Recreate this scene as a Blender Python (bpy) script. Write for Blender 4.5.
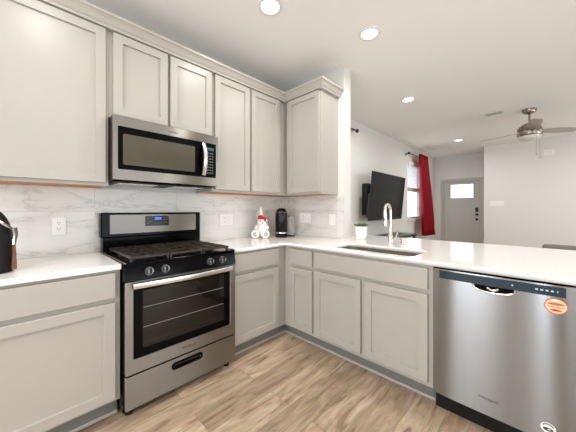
import bpy, bmesh, math, random
from math import sin, cos, pi, radians
from mathutils import Vector, Matrix
random.seed(7)
for o in list(bpy.data.objects): bpy.data.objects.remove(o)
S = bpy.context.scene
COL = S.collection

# ------------------------------------------------------------ camera
YAW = 0.7715
cam_d = bpy.data.cameras.new('camera'); cam = bpy.data.objects.new('camera', cam_d); COL.objects.link(cam)
cam.location = (-2.40, -2.39, 1.234)
cam.rotation_euler = (pi/2, 0, YAW - pi/2)
cam_d.sensor_width = 36; cam_d.lens = 260.0/576*36; cam_d.shift_y = -6.8/576; cam_d.clip_start = 0.02
cam_d.clip_end = 200
S.camera = cam
# ------------------------------------------------------------ world, exposure
W = bpy.data.worlds.new('world'); S.world = W; W.use_nodes = True
bg = W.node_tree.nodes['Background']; bg.inputs[0].default_value = (0.80, 0.90, 1.0, 1); bg.inputs[1].default_value = 3.4
S.view_settings.view_transform = 'Standard'; S.view_settings.look = 'None'
S.view_settings.exposure = -0.68; S.view_settings.gamma = 1; S.view_settings.use_curve_mapping = False

def area(name, loc, rot, sx, sy, power, col=(1, 1, 1), shape='RECTANGLE', spread=180):
    d = bpy.data.lights.new(name, 'AREA'); d.shape = shape; d.size = sx
    if shape == 'RECTANGLE': d.size_y = sy
    d.energy = power; d.color = col; d.spread = radians(spread)
    o = bpy.data.objects.new(name, d); o.location = loc; o.rotation_euler = rot; COL.objects.link(o); return o
DAY = (0.88, 0.94, 1.0)
# area lamps standing in for daylight; openings behind and beside the camera are unseen
area('daylight_patio', (-0.5, -5.93, 1.15), (radians(90), 0, 0), 2.2, 2.0, 50, DAY)
area('fill_back', (3.0, -5.93, 1.5), (radians(90), 0, 0), 2.4, 1.5, 70, DAY)  # no window known here; added as fill for the living room
area('daylight_side', (-4.53, -1.40, 1.45), (radians(90), 0, radians(-90)), 0.85, 1.9, 75, DAY)
area('daylight_side_narrow', (-4.53, -2.62, 1.45), (radians(90), 0, radians(-90)), 0.25, 1.9, 40, (0.80, 0.90, 1.0))
area('fill_side_rear', (-4.53, -4.3, 1.45), (radians(90), 0, radians(-90)), 1.8, 1.9, 25, DAY)  # extra fill lamp, added where no window is known
area('daylight_front', (4.55, -0.17, 1.7), (radians(90), 0, radians(180)), 0.9, 1.2, 14, DAY)
CAN_W = 12.0
CANS = [(-1.10, -0.94), (-0.302, -1.33), (1.332, -1.074), (4.287, -1.096),
        (-2.3, -1.1), (-2.0, -3.1), (-3.4, -2.2), (-0.3, -3.3), (1.4, -3.6), (4.1, -3.6)]  # this row is unseen, added to light the room

# ------------------------------------------------------------ materials
def nt(m): return m.node_tree.nodes, m.node_tree.links
def s2l(c):
    return tuple(((x/12.92) if x <= .04045 else ((x+.055)/1.055)**2.4) for x in [v/255 for v in c])
def mat(name, rgb, rough=.5, metal=0, spec=.5, noise=0, nscale=20, bump=0, bscale=60, trans=0, alpha=1, emit=0, coat=0, ecol=None):
    m = bpy.data.materials.new(name); m.use_nodes = True
    N, L = nt(m); b = N['Principled BSDF']
    c = s2l(rgb) + (1,)
    b.inputs['Base Color'].default_value = c; b.inputs['Roughness'].default_value = rough
    b.inputs['Metallic'].default_value = metal; b.inputs['Specular IOR Level'].default_value = spec
    b.inputs['Transmission Weight'].default_value = trans; b.inputs['Alpha'].default_value = alpha
    b.inputs['Coat Weight'].default_value = coat
    if emit:
        b.inputs['Emission Color'].default_value = (s2l(ecol) if ecol else c[:3]) + (1,); b.inputs['Emission Strength'].default_value = emit
    if noise or bump:
        tc = N.new('ShaderNodeTexCoord')
    if noise:
        n = N.new('ShaderNodeTexNoise'); n.inputs['Scale'].default_value = nscale; n.inputs['Detail'].default_value = 4
        L.new(tc.outputs['Object'], n.inputs['Vector'])
        mx = N.new('ShaderNodeMixRGB'); mx.blend_type = 'MIX'
        mx.inputs[1].default_value = tuple(v*(1-noise) for v in c[:3])+(1,); mx.inputs[2].default_value = tuple(min(1, v*(1+noise)) for v in c[:3])+(1,)
        L.new(n.outputs['Fac'], mx.inputs[0]); L.new(mx.outputs[0], b.inputs['Base Color'])
    if bump:
        n2 = N.new('ShaderNodeTexNoise'); n2.inputs['Scale'].default_value = bscale; n2.inputs['Detail'].default_value = 3
        L.new(tc.outputs['Object'], n2.inputs['Vector'])
        bp = N.new('ShaderNodeBump'); bp.inputs['Strength'].default_value = bump; bp.inputs['Distance'].default_value = .002
        L.new(n2.outputs['Fac'], bp.inputs['Height']); L.new(bp.outputs[0], b.inputs['Normal'])
    return m

def steel(name, rgb, rough=.28, aniso=.97, rot=0.25):
    m = bpy.data.materials.new(name); m.use_nodes = True; N, L = nt(m); b = N['Principled BSDF']
    b.inputs['Base Color'].default_value = s2l(rgb)+(1,); b.inputs['Metallic'].default_value = 1
    b.inputs['Anisotropic'].default_value = aniso; b.inputs['Anisotropic Rotation'].default_value = rot
    tc = N.new('ShaderNodeTexCoord'); mp = N.new('ShaderNodeMapping'); mp.inputs['Scale'].default_value = (6, 6, 500)
    n = N.new('ShaderNodeTexNoise'); n.inputs['Scale'].default_value = 1.0; n.inputs['Detail'].default_value = 3
    L.new(tc.outputs['Object'], mp.inputs[0]); L.new(mp.outputs[0], n.inputs['Vector'])
    mr = N.new('ShaderNodeMapRange'); mr.inputs[3].default_value = rough-.004; mr.inputs[4].default_value = rough+.006
    L.new(n.outputs['Fac'], mr.inputs[0]); L.new(mr.outputs[0], b.inputs['Roughness'])
    g = N.new('ShaderNodeNewGeometry'); t = N.new('ShaderNodeVectorMath'); t.operation = 'CROSS_PRODUCT'; t.inputs[1].default_value = (0, 0, 1)
    L.new(g.outputs['True Normal'], t.inputs[0]); L.new(t.outputs[0], b.inputs['Tangent'])
    return m

M = {}
M['wall'] = mat('wall_paint', (222, 219, 213), .6, bump=.08, bscale=250)
M['ceil'] = mat('ceiling_paint', (246, 243, 238), .85, bump=.1, bscale=200)
M['cab'] = mat('cabinet_paint', (176, 169, 160), .36, noise=.012, nscale=3)
M['cabshade'] = mat('toe_kick_shade_paint', (122, 119, 113), .5, noise=.02)  # cabinet grey darkened to stand for shade in the toe recess
M['trimw'] = mat('white_trim_paint', (228, 226, 222), .4, noise=.01)
M['wood_under'] = mat('natural_plywood', (205, 140, 78), .6, noise=.15, nscale=12)
M['black'] = mat('black_enamel', (5, 5, 5), .12, spec=.10, noise=.05)
M['blackm'] = mat('black_matte', (12, 11, 11), .5, spec=.3, noise=.1)
M['iron'] = mat('cast_iron_warm_tint', (46, 34, 26), .38, spec=.45, noise=.3, nscale=25, bump=.3)  # dark iron; the brown tint stands for its warm reflections
M['steel'] = steel('brushed_steel', (142, 136, 129), .30)
M['steeldw'] = steel('brushed_steel_dishwasher', (146, 146, 146), .27)
M['steelh'] = mat('satin_steel', (225, 221, 215), .25, 1, noise=.02)
M['sink'] = mat('sink_steel', (165, 156, 144), .34, 1, noise=.05)
M['chrome'] = mat('brushed_nickel', (215, 210, 203), .16, 1, noise=.02)
M['nickel'] = mat('dark_brushed_nickel', (150, 138, 124), .3, 1, noise=.05)
M['dglass'] = mat('dark_oven_glass', (22, 17, 13), .05, spec=.5, noise=.05)
M['mwglass'] = mat('microwave_window_glass', (74, 68, 54), .12, spec=.7, noise=.1, nscale=8)
M['plate'] = mat('white_plastic', (238, 235, 230), .35, noise=.01)
M['dark'] = mat('dark_slot', (40, 38, 36), .5, noise=.1)
M['knob'] = mat('gunmetal_knob', (120, 120, 120), .3, .8, noise=.05)
M['lens'] = mat('light_lens', (255, 250, 240), .4, emit=12, ecol=(255, 246, 232))
M['blue'] = mat('blue_display', (60, 90, 200), .3, emit=1.5, ecol=(70, 110, 230))
M['green'] = mat('green_display', (30, 80, 75), .3, emit=.08, ecol=(70, 160, 140))
M['panelblue'] = mat('dark_blue_control_panel', (30, 48, 62), .22, noise=.1)
M['panelmark'] = mat('panel_marks', (170, 200, 210), .5, noise=.02)
M['keymark'] = mat('grey_key_marks', (130, 130, 128), .5, noise=.02)
M['orange'] = mat('orange_print', (214, 96, 40), .5, noise=.1)
M['red'] = mat('red_print', (180, 40, 26), .5, noise=.05)
M['cream'] = mat('cream_paper', (236, 205, 165), .5, noise=.03)
M['white'] = mat('white_ceramic', (240, 238, 234), .3, noise=.01)
M['plush'] = mat('white_plush', (238, 234, 228), .9, noise=.08, nscale=40, bump=.5, bscale=120)
M['plushg'] = mat('grey_plush', (185, 182, 176), .9, noise=.15, nscale=40, bump=.5, bscale=120)
M['redcloth'] = mat('red_cloth', (190, 28, 28), .8, noise=.1)
M['coffee'] = mat('gloss_black_plastic', (6, 6, 7), .12, spec=.3, noise=.05)
M['tank'] = mat('clear_smoke_plastic', (205, 205, 205), .1, alpha=.12, noise=.01)
M['leather'] = mat('black_leather', (14, 13, 12), .5, spec=.25, noise=.2, nscale=30, bump=.4, bscale=90)
M['brownl'] = mat('mottled_brown_leather', (120, 78, 50), .6, noise=.6, nscale=60)
M['soil'] = mat('dark_soil', (50, 38, 28), .9, noise=.3)
M['leaf'] = mat('succulent_green', (70, 100, 50), .5, noise=.3, nscale=40)
M['curtain'] = mat('crimson_satin_curtain', (126, 0, 20), .5, spec=.15, noise=.12, nscale=8)
M['rod'] = mat('black_rod', (18, 16, 15), .4, noise=.05)
M['doorp'] = mat('grey_door_paint', (188, 183, 176), .5, noise=.015)
M['frost'] = mat('frosted_door_glass', (240, 245, 250), .3, alpha=.10, noise=.01)
M['glass'] = mat('window_glass', (240, 248, 250), .02, alpha=.08, spec=.6, noise=.01)
M['vinyl'] = mat('white_vinyl', (238, 238, 238), .4, noise=.01)
M['tv'] = mat('tv_screen', (8, 14, 17), .12, spec=.12, noise=.2, nscale=3)
M['sofa'] = mat('taupe_sofa_fabric', (112, 104, 98), .85, noise=.1, nscale=60, bump=.3)
M['siding'] = mat('blue_grey_siding', (150, 165, 175), .7, noise=.05)
M['grass'] = mat('lawn', (95, 110, 70), .9, noise=.3, nscale=4)
M['blade'] = mat('silver_fan_blade', (176, 170, 162), .4, .2, noise=.05)
M['fanglass'] = mat('frosted_fan_bowl', (225, 222, 214), .35, noise=.02)

# quartz
def quartz():
    m = mat('white_quartz', (240, 236, 231), .12, spec=.55); N, L = nt(m); b = N['Principled BSDF']
    tc = N.new('ShaderNodeTexCoord'); n = N.new('ShaderNodeTexNoise'); n.inputs['Scale'].default_value = 90; n.inputs['Detail'].default_value = 5
    L.new(tc.outputs['Object'], n.inputs['Vector']); cr = N.new('ShaderNodeValToRGB')
    cr.color_ramp.elements[0].position = .35; cr.color_ramp.elements[0].color = s2l((235, 231, 226))+(1,)
    cr.color_ramp.elements[1].position = .6; cr.color_ramp.elements[1].color = s2l((242, 239, 235))+(1,)
    L.new(n.outputs['Fac'], cr.inputs[0]); L.new(cr.outputs[0], b.inputs['Base Color']); return m
M['quartz'] = quartz()

def marble_tile():
    m = mat('marble_tile', (222, 218, 212), .22); N, L = nt(m); b = N['Principled BSDF']
    tc = N.new('ShaderNodeTexCoord'); sx = N.new('ShaderNodeSeparateXYZ'); L.new(tc.outputs['Object'], sx.inputs[0])
    def mth(op, a, b_=None, c=None):
        n = N.new('ShaderNodeMath'); n.operation = op
        for i, v in enumerate((a, b_, c)):
            if v is None: continue
            if isinstance(v, (int, float)): n.inputs[i].default_value = v
            else: L.new(v, n.inputs[i])
        return n.outputs[0]
    u = mth('ADD', sx.outputs[0], sx.outputs[1]); z = sx.outputs[2]
    fu = mth('FRACT', mth('DIVIDE', mth('ADD', u, 2.025+6.1), .61)); du = mth('MINIMUM', fu, mth('SUBTRACT', 1.0, fu))
    ju = mth('LESS_THAN', du, .0016/.61)
    jz = mth('LESS_THAN', mth('ABSOLUTE', mth('SUBTRACT', z, 1.219)), .0016)
    joint = mth('MAXIMUM', ju, jz)
    ui = mth('FLOOR', mth('DIVIDE', mth('ADD', u, 2.025+6.1), .61)); zi = mth('GREATER_THAN', z, 1.219)
    cv = N.new('ShaderNodeCombineXYZ'); L.new(mth('ADD', u, mth('MULTIPLY', ui, .37)), cv.inputs[0])
    L.new(mth('ADD', z, mth('MULTIPLY', zi, 1.7)), cv.inputs[2])
    L.new(mth('MULTIPLY', ui, 1.31), cv.inputs[1])
    mp = N.new('ShaderNodeMapping'); mp.inputs['Rotation'].default_value = (0, radians(38), 0); mp.inputs['Scale'].default_value = (1, 1, 3.0)
    L.new(cv.outputs[0], mp.inputs[0])
    n1 = N.new('ShaderNodeTexNoise'); n1.inputs['Scale'].default_value = 1.9; n1.inputs['Detail'].default_value = 6; n1.inputs['Roughness'].default_value = .5; n1.inputs['Distortion'].default_value = .7
    L.new(mp.outputs[0], n1.inputs['Vector'])
    vein = mth('ABSOLUTE', mth('SUBTRACT', n1.outputs['Fac'], .5))
    cr = N.new('ShaderNodeValToRGB'); e = cr.color_ramp.elements
    e[0].position = 0; e[0].color = s2l((196, 191, 184))+(1,); e[1].position = .016; e[1].color = s2l((213, 209, 203))+(1,)
    x = e.new(.09); x.color = s2l((221, 217, 211))+(1,)
    L.new(vein, cr.inputs[0])
    mx = N.new('ShaderNodeMixRGB'); mx.inputs[2].default_value = s2l((190, 185, 178))+(1,)
    L.new(joint, mx.inputs[0]); L.new(cr.outputs[0], mx.inputs[1]); L.new(mx.outputs[0], b.inputs['Base Color'])
    return m
M['tile'] = marble_tile()

def floor_mat():
    m = mat('oak_plank_floor', (190, 165, 140), .38); N, L = nt(m); b = N['Principled BSDF']
    tc = N.new('ShaderNodeTexCoord'); br = N.new('ShaderNodeTexBrick')
    br.offset = .37; br.offset_frequency = 2; br.squash = 1
    for k, v in (('Scale', 1), ('Mortar Size', .0012), ('Mortar Smooth', .3), ('Bias', 0), ('Brick Width', 1.22), ('Row Height', .18)):
        br.inputs[k].default_value = v
    br.inputs['Color1'].default_value = (0, 0, 0, 1); br.inputs['Color2'].default_value = (1, 1, 1, 1); br.inputs['Mortar'].default_value = (.5, .5, .5, 1)
    L.new(tc.outputs['Object'], br.inputs['Vector'])
    # per-plank shift of the grain
    sc = N.new('ShaderNodeVectorMath'); sc.operation = 'SCALE'; sc.inputs['Scale'].default_value = 23
    L.new(br.outputs['Color'], sc.inputs[0])
    ad = N.new('ShaderNodeVectorMath'); L.new(tc.outputs['Object'], ad.inputs[0]); L.new(sc.outputs[0], ad.inputs[1])
    mp = N.new('ShaderNodeMapping'); mp.inputs['Scale'].default_value = (1.9, 13, 1); L.new(ad.outputs[0], mp.inputs[0])
    g = N.new('ShaderNodeTexNoise'); g.inputs['Scale'].default_value = 1.6; g.inputs['Detail'].default_value = 7; g.inputs['Roughness'].default_value = .62; g.inputs['Distortion'].default_value = 1.1
    L.new(mp.outputs[0], g.inputs['Vector'])
    mp2 = N.new('ShaderNodeMapping'); mp2.inputs['Scale'].default_value = (6, 120, 1); L.new(ad.outputs[0], mp2.inputs[0])
    g2 = N.new('ShaderNodeTexNoise'); g2.inputs['Scale'].default_value = 1; g2.inputs['Detail'].default_value = 3; L.new(mp2.outputs[0], g2.inputs['Vector'])
    cr = N.new('ShaderNodeValToRGB'); e = cr.color_ramp.elements
    e[0].position = .33; e[0].color = s2l((136, 111, 90))+(1,); e[1].position = .68; e[1].color = s2l((208, 186, 162))+(1,)
    x = e.new(.46); x.color = s2l((178, 152, 126))+(1,); x = e.new(.56); x.color = s2l((192, 168, 142))+(1,)
    L.new(g.outputs['Fac'], cr.inputs[0])
    m1 = N.new('ShaderNodeMixRGB'); m1.blend_type = 'OVERLAY'; m1.inputs[0].default_value = .25; L.new(cr.outputs[0], m1.inputs[1]); L.new(g2.outputs['Color'], m1.inputs[2])
    tone = N.new('ShaderNodeValToRGB'); tone.color_ramp.elements[0].color = (.70, .68, .66, 1); tone.color_ramp.elements[1].color = (1.1, 1.1, 1.1, 1)
    L.new(br.outputs['Color'], tone.inputs[0])
    m2 = N.new('ShaderNodeMixRGB'); m2.blend_type = 'MULTIPLY'; m2.inputs[0].default_value = 1; L.new(m1.outputs[0], m2.inputs[1]); L.new(tone.outputs[0], m2.inputs[2])
    m3 = N.new('ShaderNodeMixRGB'); m3.inputs[2].default_value = s2l((120, 98, 78))+(1,); L.new(br.outputs['Fac'], m3.inputs[0]); L.new(m2.outputs[0], m3.inputs[1])
    L.new(m3.outputs[0], b.inputs['Base Color']); return m
M['floor'] = floor_mat()

# ------------------------------------------------------------ mesh helpers
def new(): return bmesh.new()
def box(bm, x0, x1, y0, y1, z0, z1, bev=0, seg=2):
    x0, x1 = sorted((x0, x1)); y0, y1 = sorted((y0, y1)); z0, z1 = sorted((z0, z1))
    vs = [bm.verts.new(p) for p in ((x0,y0,z0),(x1,y0,z0),(x1,y1,z0),(x0,y1,z0),(x0,y0,z1),(x1,y0,z1),(x1,y1,z1),(x0,y1,z1))]
    fs = [bm.faces.new([vs[i] for i in q]) for q in ((0,3,2,1),(4,5,6,7),(0,1,5,4),(1,2,6,5),(2,3,7,6),(3,0,4,7))]
    if bev:
        es = list({e for f in fs for e in f.edges})
        bmesh.ops.bevel(bm, geom=es, offset=bev, segments=seg, profile=.5, affect='EDGES')
    return vs
PA = lambda u, d, z: (u, -d, z)      # range wall: u = x, d = distance out of the wall
PB = lambda u, d, z: (-d, u, z)      # sink wall: u = y
def pbox(bm, pl, u0, u1, d0, d1, z0, z1, bev=0, seg=2):
    a = pl(u0, d0, z0); b = pl(u1, d1, z1)
    return box(bm, a[0], b[0], a[1], b[1], a[2], b[2], bev, seg)
def fix(bm): bmesh.ops.recalc_face_normals(bm, faces=bm.faces)
def link(name, bm, m, parent=None, smooth=False):
    fix(bm); me = bpy.data.meshes.new(name); bm.to_mesh(me); bm.free()
    me.materials.append(M[m] if isinstance(m, str) else m)
    o = bpy.data.objects.new(name, me); COL.objects.link(o)
    if smooth:
        for p in me.polygons: p.use_smooth = True
        me.set_sharp_from_angle(angle=radians(40))
    if parent is not None:
        o.parent = parent
        o.matrix_parent_inverse = Matrix.Translation(-parent.location) if parent.type == 'EMPTY' else Matrix.Identity(4)
    return o
def sub(name, bm, m, parent, smooth=False):      # child of a mesh part (whose own matrix is identity in world)
    return link(name, bm, m, parent, smooth)
def thing(name, label, cat, loc, group=None):
    o = bpy.data.objects.new(name, None); COL.objects.link(o); o.location = loc; o.empty_display_size = .1
    o['label'] = label; o['category'] = cat
    if group: o['group'] = group
    return o
def tag(o, label, cat, group=None):
    o['label'] = label; o['category'] = cat
    if group: o['group'] = group
    return o
def struct(name, bm, m):
    o = link(name, bm, m); o['kind'] = 'structure'; return o
def cyl(bm, p0, p1, r0, r1=None, seg=20, caps=True):
    r1 = r0 if r1 is None else r1
    p0, p1 = Vector(p0), Vector(p1); d = (p1-p0).normalized()
    a = d.orthogonal().normalized(); b = d.cross(a)
    A = [bm.verts.new(p0+(a*cos(2*pi*i/seg)+b*sin(2*pi*i/seg))*r0) for i in range(seg)]
    B = [bm.verts.new(p1+(a*cos(2*pi*i/seg)+b*sin(2*pi*i/seg))*r1) for i in range(seg)]
    for i in range(seg): bm.faces.new((A[i], A[(i+1)%seg], B[(i+1)%seg], B[i]))
    if caps: bm.faces.new(A[::-1]); bm.faces.new(B)
def tube(bm, pts, r, seg=10):
    pts = [Vector(p) for p in pts]; rings = []
    rs = r if isinstance(r, (list, tuple)) else [r]*len(pts)
    ref = None
    for i, p in enumerate(pts):
        t = (pts[min(i+1, len(pts)-1)]-pts[max(i-1, 0)]).normalized()
        if ref is None: ref = t.orthogonal().normalized()
        a = (ref-t*ref.dot(t)).normalized(); ref = a; b = t.cross(a)
        rings.append([bm.verts.new(p+(a*cos(2*pi*k/seg)+b*sin(2*pi*k/seg))*rs[i]) for k in range(seg)])
    for A, B in zip(rings, rings[1:]):
        for k in range(seg): bm.faces.new((A[k], A[(k+1)%seg], B[(k+1)%seg], B[k]))
    bm.faces.new(rings[0][::-1]); bm.faces.new(rings[-1])
def lathe(bm, c, prof, seg=28, rib=None):
    rings = []
    for r, z in prof:
        if r < 1e-6: rings.append([bm.verts.new((c[0], c[1], c[2]+z))]); continue
        rings.append([bm.verts.new((c[0]+r*(1+(rib(k, seg) if rib else 0))*cos(2*pi*k/seg), c[1]+r*(1+(rib(k, seg) if rib else 0))*sin(2*pi*k/seg), c[2]+z)) for k in range(seg)])
    for A, B in zip(rings, rings[1:]):
        for k in range(seg):
            k2 = (k+1) % seg
            if len(A) == 1 and len(B) == 1: continue
            if len(A) == 1: bm.faces.new((A[0], B[k], B[k2]))
            elif len(B) == 1: bm.faces.new((A[k], A[k2], B[0]))
            else: bm.faces.new((A[k], A[k2], B[k2], B[k]))
def ell(bm, c, r, mat3=None, u=16, v=10):
    g = bmesh.ops.create_uvsphere(bm, u_segments=u, v_segments=v, radius=1)
    mt = Matrix.Translation(c) @ (mat3.to_4x4() if mat3 else Matrix.Identity(4)) @ Matrix.Diagonal((r[0], r[1], r[2], 1))
    bmesh.ops.transform(bm, matrix=mt, verts=g['verts'])
def curve_bm(outer, holes, t):
    """flat outline (with holes) extruded by t, in local XY"""
    cu = bpy.data.curves.new('tmp', 'CURVE'); cu.dimensions = '2D'; cu.fill_mode = 'BOTH'; cu.extrude = t/2
    for pts in [outer]+list(holes):
        sp = cu.splines.new('POLY'); sp.points.add(len(pts)-1)
        for i, p in enumerate(pts): sp.points[i].co = (p[0], p[1], 0, 1)
        sp.use_cyclic_u = True
    return _mesh_from(cu)
def _mesh_from(cu):
    o = bpy.data.objects.new('tmp', cu); COL.objects.link(o)
    dg = bpy.context.evaluated_depsgraph_get(); me = bpy.data.meshes.new_from_object(o.evaluated_get(dg))
    bm = new(); bm.from_mesh(me); bmesh.ops.remove_doubles(bm, verts=bm.verts, dist=1e-5)
    bpy.data.objects.remove(o); bpy.data.meshes.remove(me); bpy.data.curves.remove(cu); return bm
def rrect(x0, x1, y0, y1, r, n=5):
    pts = []
    for cx, cy, a0 in ((x1-r, y1-r, 0), (x0+r, y1-r, 90), (x0+r, y0+r, 180), (x1-r, y0+r, 270)):
        for i in range(n+1):
            a = radians(a0+90*i/n); pts.append((cx+r*cos(a), cy+r*sin(a)))
    return pts
def oval(cx, cy, rx, ry, n=28): return [(cx+rx*cos(2*pi*i/n), cy+ry*sin(2*pi*i/n)) for i in range(n)]
def onplane(bm, pl, d):
    """local XY -> plane (u, z), local Z -> distance; for PB u is flipped so that text reads right"""
    for v in bm.verts:
        x, y, z = v.co; v.co = pl(x, d+z, y)
    return bm
def text_bm(txt, size, t=.0006):
    cu = bpy.data.curves.new('tmp', 'FONT'); cu.body = txt; cu.size = size; cu.extrude = t/2; cu.align_x = 'CENTER'; cu.align_y = 'CENTER'
    return _mesh_from(cu)
def text_on(pl, txt, size, u, z, d):
    bm = text_bm(txt, size); s = 1 if pl is PA else -1
    for v in bm.verts:
        x, y, zz = v.co; v.co = pl(u+s*x, d+zz, z+y)
    return bm

# ------------------------------------------------------------ room shell
ZC = 2.75
bm = new(); box(bm, -4.8, 6.5, -6.2, .2, -.1, 0); struct('floor', bm, 'floor')
bm = new(); box(bm, -4.8, 6.5, -6.2, .2, ZC, ZC+.1); struct('ceiling', bm, 'ceil')
def wall_with_holes(name, axis, at0, at1, a0, a1, holes, m='wall'):
    """axis 'y': wall spans x a0..a1, thickness y at0..at1; holes = (h0,h1,z0,z1)"""
    bm = new(); xs = sorted({a0, a1, *[h[0] for h in holes], *[h[1] for h in holes]}); zs = sorted({0, ZC, *[h[2] for h in holes], *[h[3] for h in holes]})
    o = curve_bm([(a0, 0), (a1, 0), (a1, ZC), (a0, ZC)], [[(h[0], h[2]), (h[1], h[2]), (h[1], h[3]), (h[0], h[3])] for h in holes if h[2] > 0], abs(at1-at0))
    mid = (at0+at1)/2
    for v in o.verts:
        x, y, z = v.co; v.co = (x, mid+z, y) if axis == 'y' else (mid+z, x, y)
    bm.free(); return struct(name, o, m)
wall_with_holes('wall_range', 'y', 0, .12, -4.72, 0.13, [])
bm = new(); box(bm, 0, .13, -.889, -.0005, 0.0005, ZC-.0005); struct('wall_stub', bm, 'wall')
WY = -.11
WIN = (4.04, 5.10, 1.0, 2.41)
WIN2 = (.45, 1.30, 1.0, 2.41)
wall_with_holes('wall_living', 'y', WY, WY+.14, .131, 6.32, [WIN, WIN2])
# far wall with the front door opening (opening built from strips)
DY0, DY1, DZ = -1.235, -.345, 2.03
bm = new(); box(bm, 6.19, 6.32, DY1, WY-.001, 0, ZC); box(bm, 6.19, 6.32, -1.41, DY0, 0, ZC); box(bm, 6.19, 6.32, DY0, DY1, DZ, ZC)
struct('wall_entry', bm, 'wall')
bm = new(); box(bm, 5.41, 5.53, -5.999, -1.404, 0, ZC); box(bm, 5.5301, 6.19, -1.53, -1.411, 0, ZC); struct('wall_right', bm, 'wall')
BW = [(-1.6, .6, .12, 2.15), (1.8, 4.2, .75, 2.25)]  # second opening is unseen, added to go with the back fill lamp
wall_with_holes('wall_back', 'y', -6.14, -6.0, -4.72, 5.53, BW)
LW = [(-1.825, -.975, .5, 2.4), (-2.745, -2.495, .5, 2.4), (-5.2, -3.4, .5, 2.4)]  # last opening is unseen, added to go with the rear fill lamp
wall_with_holes('wall_left', 'x', -4.72, -4.6, -6.0, 0, LW)
bm = new(); box(bm, .02, .13, -2.62, -.8895, .0005, .883); struct('wall_peninsula', bm, 'wall')

def window(n, axis, h, at, depth, ysign, mull=True):
    """white vinyl window: frame in the opening, middle rail, glass"""
    a0, a1, z0, z1 = h
    bm = new(); f = .045
    def b2(bm, p0, p1, q0, q1, t0, t1):
        if axis == 'y': box(bm, p0, p1, t0, t1, q0, q1)
        else: box(bm, t0, t1, p0, p1, q0, q1)
    t0, t1 = at, at+depth
    b2(bm, a0, a0+f, z0, z1, t0, t1); b2(bm, a1-f, a1, z0, z1, t0, t1)
    b2(bm, a0+f, a1-f, z0, z0+f, t0, t1); b2(bm, a0+f, a1-f, z1-f, z1, t0, t1)
    zm = (z0+z1)/2
    if mull: b2(bm, a0+f, a1-f, zm-.02, zm+.02, t0, t1)
    o = struct('window_%d' % n, bm, 'vinyl')
    bm = new(); tm = (t0+t1)/2; b2(bm, a0+f, a1-f, z0+f, z1-f, tm-.002, tm+.002); g = link('window_pane', bm, 'glass', o)
    return o
w1 = window(1, 'y', WIN, WY+.06, .05, 1)
window(2, 'y', WIN2, WY+.06, .05, 1)
window(3, 'y', BW[0], -6.1, .06, -1); window(4, 'y', BW[1], -6.1, .06, -1)
for i, h in enumerate(LW): window(5+i, 'x', h, -4.70, .06, 1)
bm = new(); box(bm, WIN[0]-.05, WIN[1]+.05, WY-.05, WY+.055, WIN[2]-.025, WIN[2], .004); box(bm, WIN[0]-.03, WIN[1]+.03, WY-.018, WY-.0005, WIN[2]-.09, WIN[2]-.0255, .003)
link('window_sill', bm, 'trimw', w1)

# front door
bm = new(); c = .06
box(bm, 6.172, 6.1895, DY1-.0, DY1+c, 0.001, DZ+c, .003); box(bm, 6.172, 6.1895, DY0-c, DY0, 0.001, DZ+c, .003); box(bm, 6.172, 6.1895, DY0, DY1, DZ, DZ+c, .003)
box(bm, 6.19, 6.30, DY1-.02, DY1-.0005, 0.001, DZ-.0005); box(bm, 6.19, 6.30, DY0+.0005, DY0+.02, 0.001, DZ-.0005); box(bm, 6.19, 6.30, DY0+.02, DY1-.02, DZ-.02, DZ-.0005)
struct('trim_1', bm, 'doorp')
gy0, gy1, gz0, gz1 = -1.07, -.53, 1.55, 1.93
d0y, d1y = DY0+.024, DY1-.024
ob = curve_bm([(d0y, .012), (d1y, .012), (d1y, DZ-.024), (d0y, DZ-.024)], [[(gy0, gz0), (gy1, gz0), (gy1, gz1), (gy0, gz1)]], .042)
for v in ob.verts:
    x, y, z = v.co; v.co = (6.232+z, x, y)
# raised craftsman stiles and rails, vertical plank grooves between
for (a, b, q0, q1) in ((d0y, d0y+.115, .012, DZ-.024), (d1y-.115, d1y, .012, DZ-.024), (d0y+.115, d1y-.115, .012, .22), (d0y+.115, d1y-.115, gz0-.16, gz0-.02), (d0y+.115, d1y-.115, gz1+.005, DZ-.024)):
    box(ob, 6.205, 6.2115, a, b, q0, q1, .002)
w = (d1y-d0y-.23)
for k in range(1, 6):
    y = d0y+.115+w*k/6; box(ob, 6.2085, 6.2115, y-.035, y+.035, .23, gz0-.17, .001)
door = struct('door_1', ob, 'doorp')
bm = new(); box(bm, 6.228, 6.234, gy0, gy1, gz0, gz1); link('door_glass', bm, 'frost', door)
bm = new()
for (a, b, q0, q1) in ((gy0-.02, gy0, gz0-.02, gz1+.02), (gy1, gy1+.02, gz0-.02, gz1+.02), (gy0, gy1, gz0-.02, gz0), (gy0, gy1, gz1, gz1+.02)): box(bm, 6.196, 6.211, a, b, q0, q1, .002)
link('glass_frame', bm, 'doorp', door)
bm = new(); box(bm, 6.175, 6.2045, d0y+.03, d0y+.095, 1.16, 1.28, .006); link('keypad_lock', bm, 'rod', door)
bm = new(); cyl(bm, (6.2045, d0y+.062, 1.09), (6.18, d0y+.062, 1.09), .033); link('deadbolt', bm, 'rod', door, True)
bm = new(); cyl(bm, (6.2045, d0y+.062, .96), (6.19, d0y+.062, .96), .03); cyl(bm, (6.19, d0y+.062, .96), (6.165, d0y+.062, .96), .012); ell(bm, (6.155, d0y+.062, .96), (.018, .028, .028)); link('door_handle', bm, 'rod', door, True)

# baseboards
bm = new(); box(bm, .1315, 6.17, WY-.014, WY-.0005, .001, .11, .003); struct('baseboard_living', bm, 'trimw')
bm = new(); box(bm, 5.396, 5.4095, -5.98, -1.42, .001, .11, .003); struct('baseboard_right', bm, 'trimw')
bm = new(); box(bm, .1305, .144, -2.62, -.90, .001, .11, .003); struct('baseboard_peninsula', bm, 'trimw')

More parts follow.
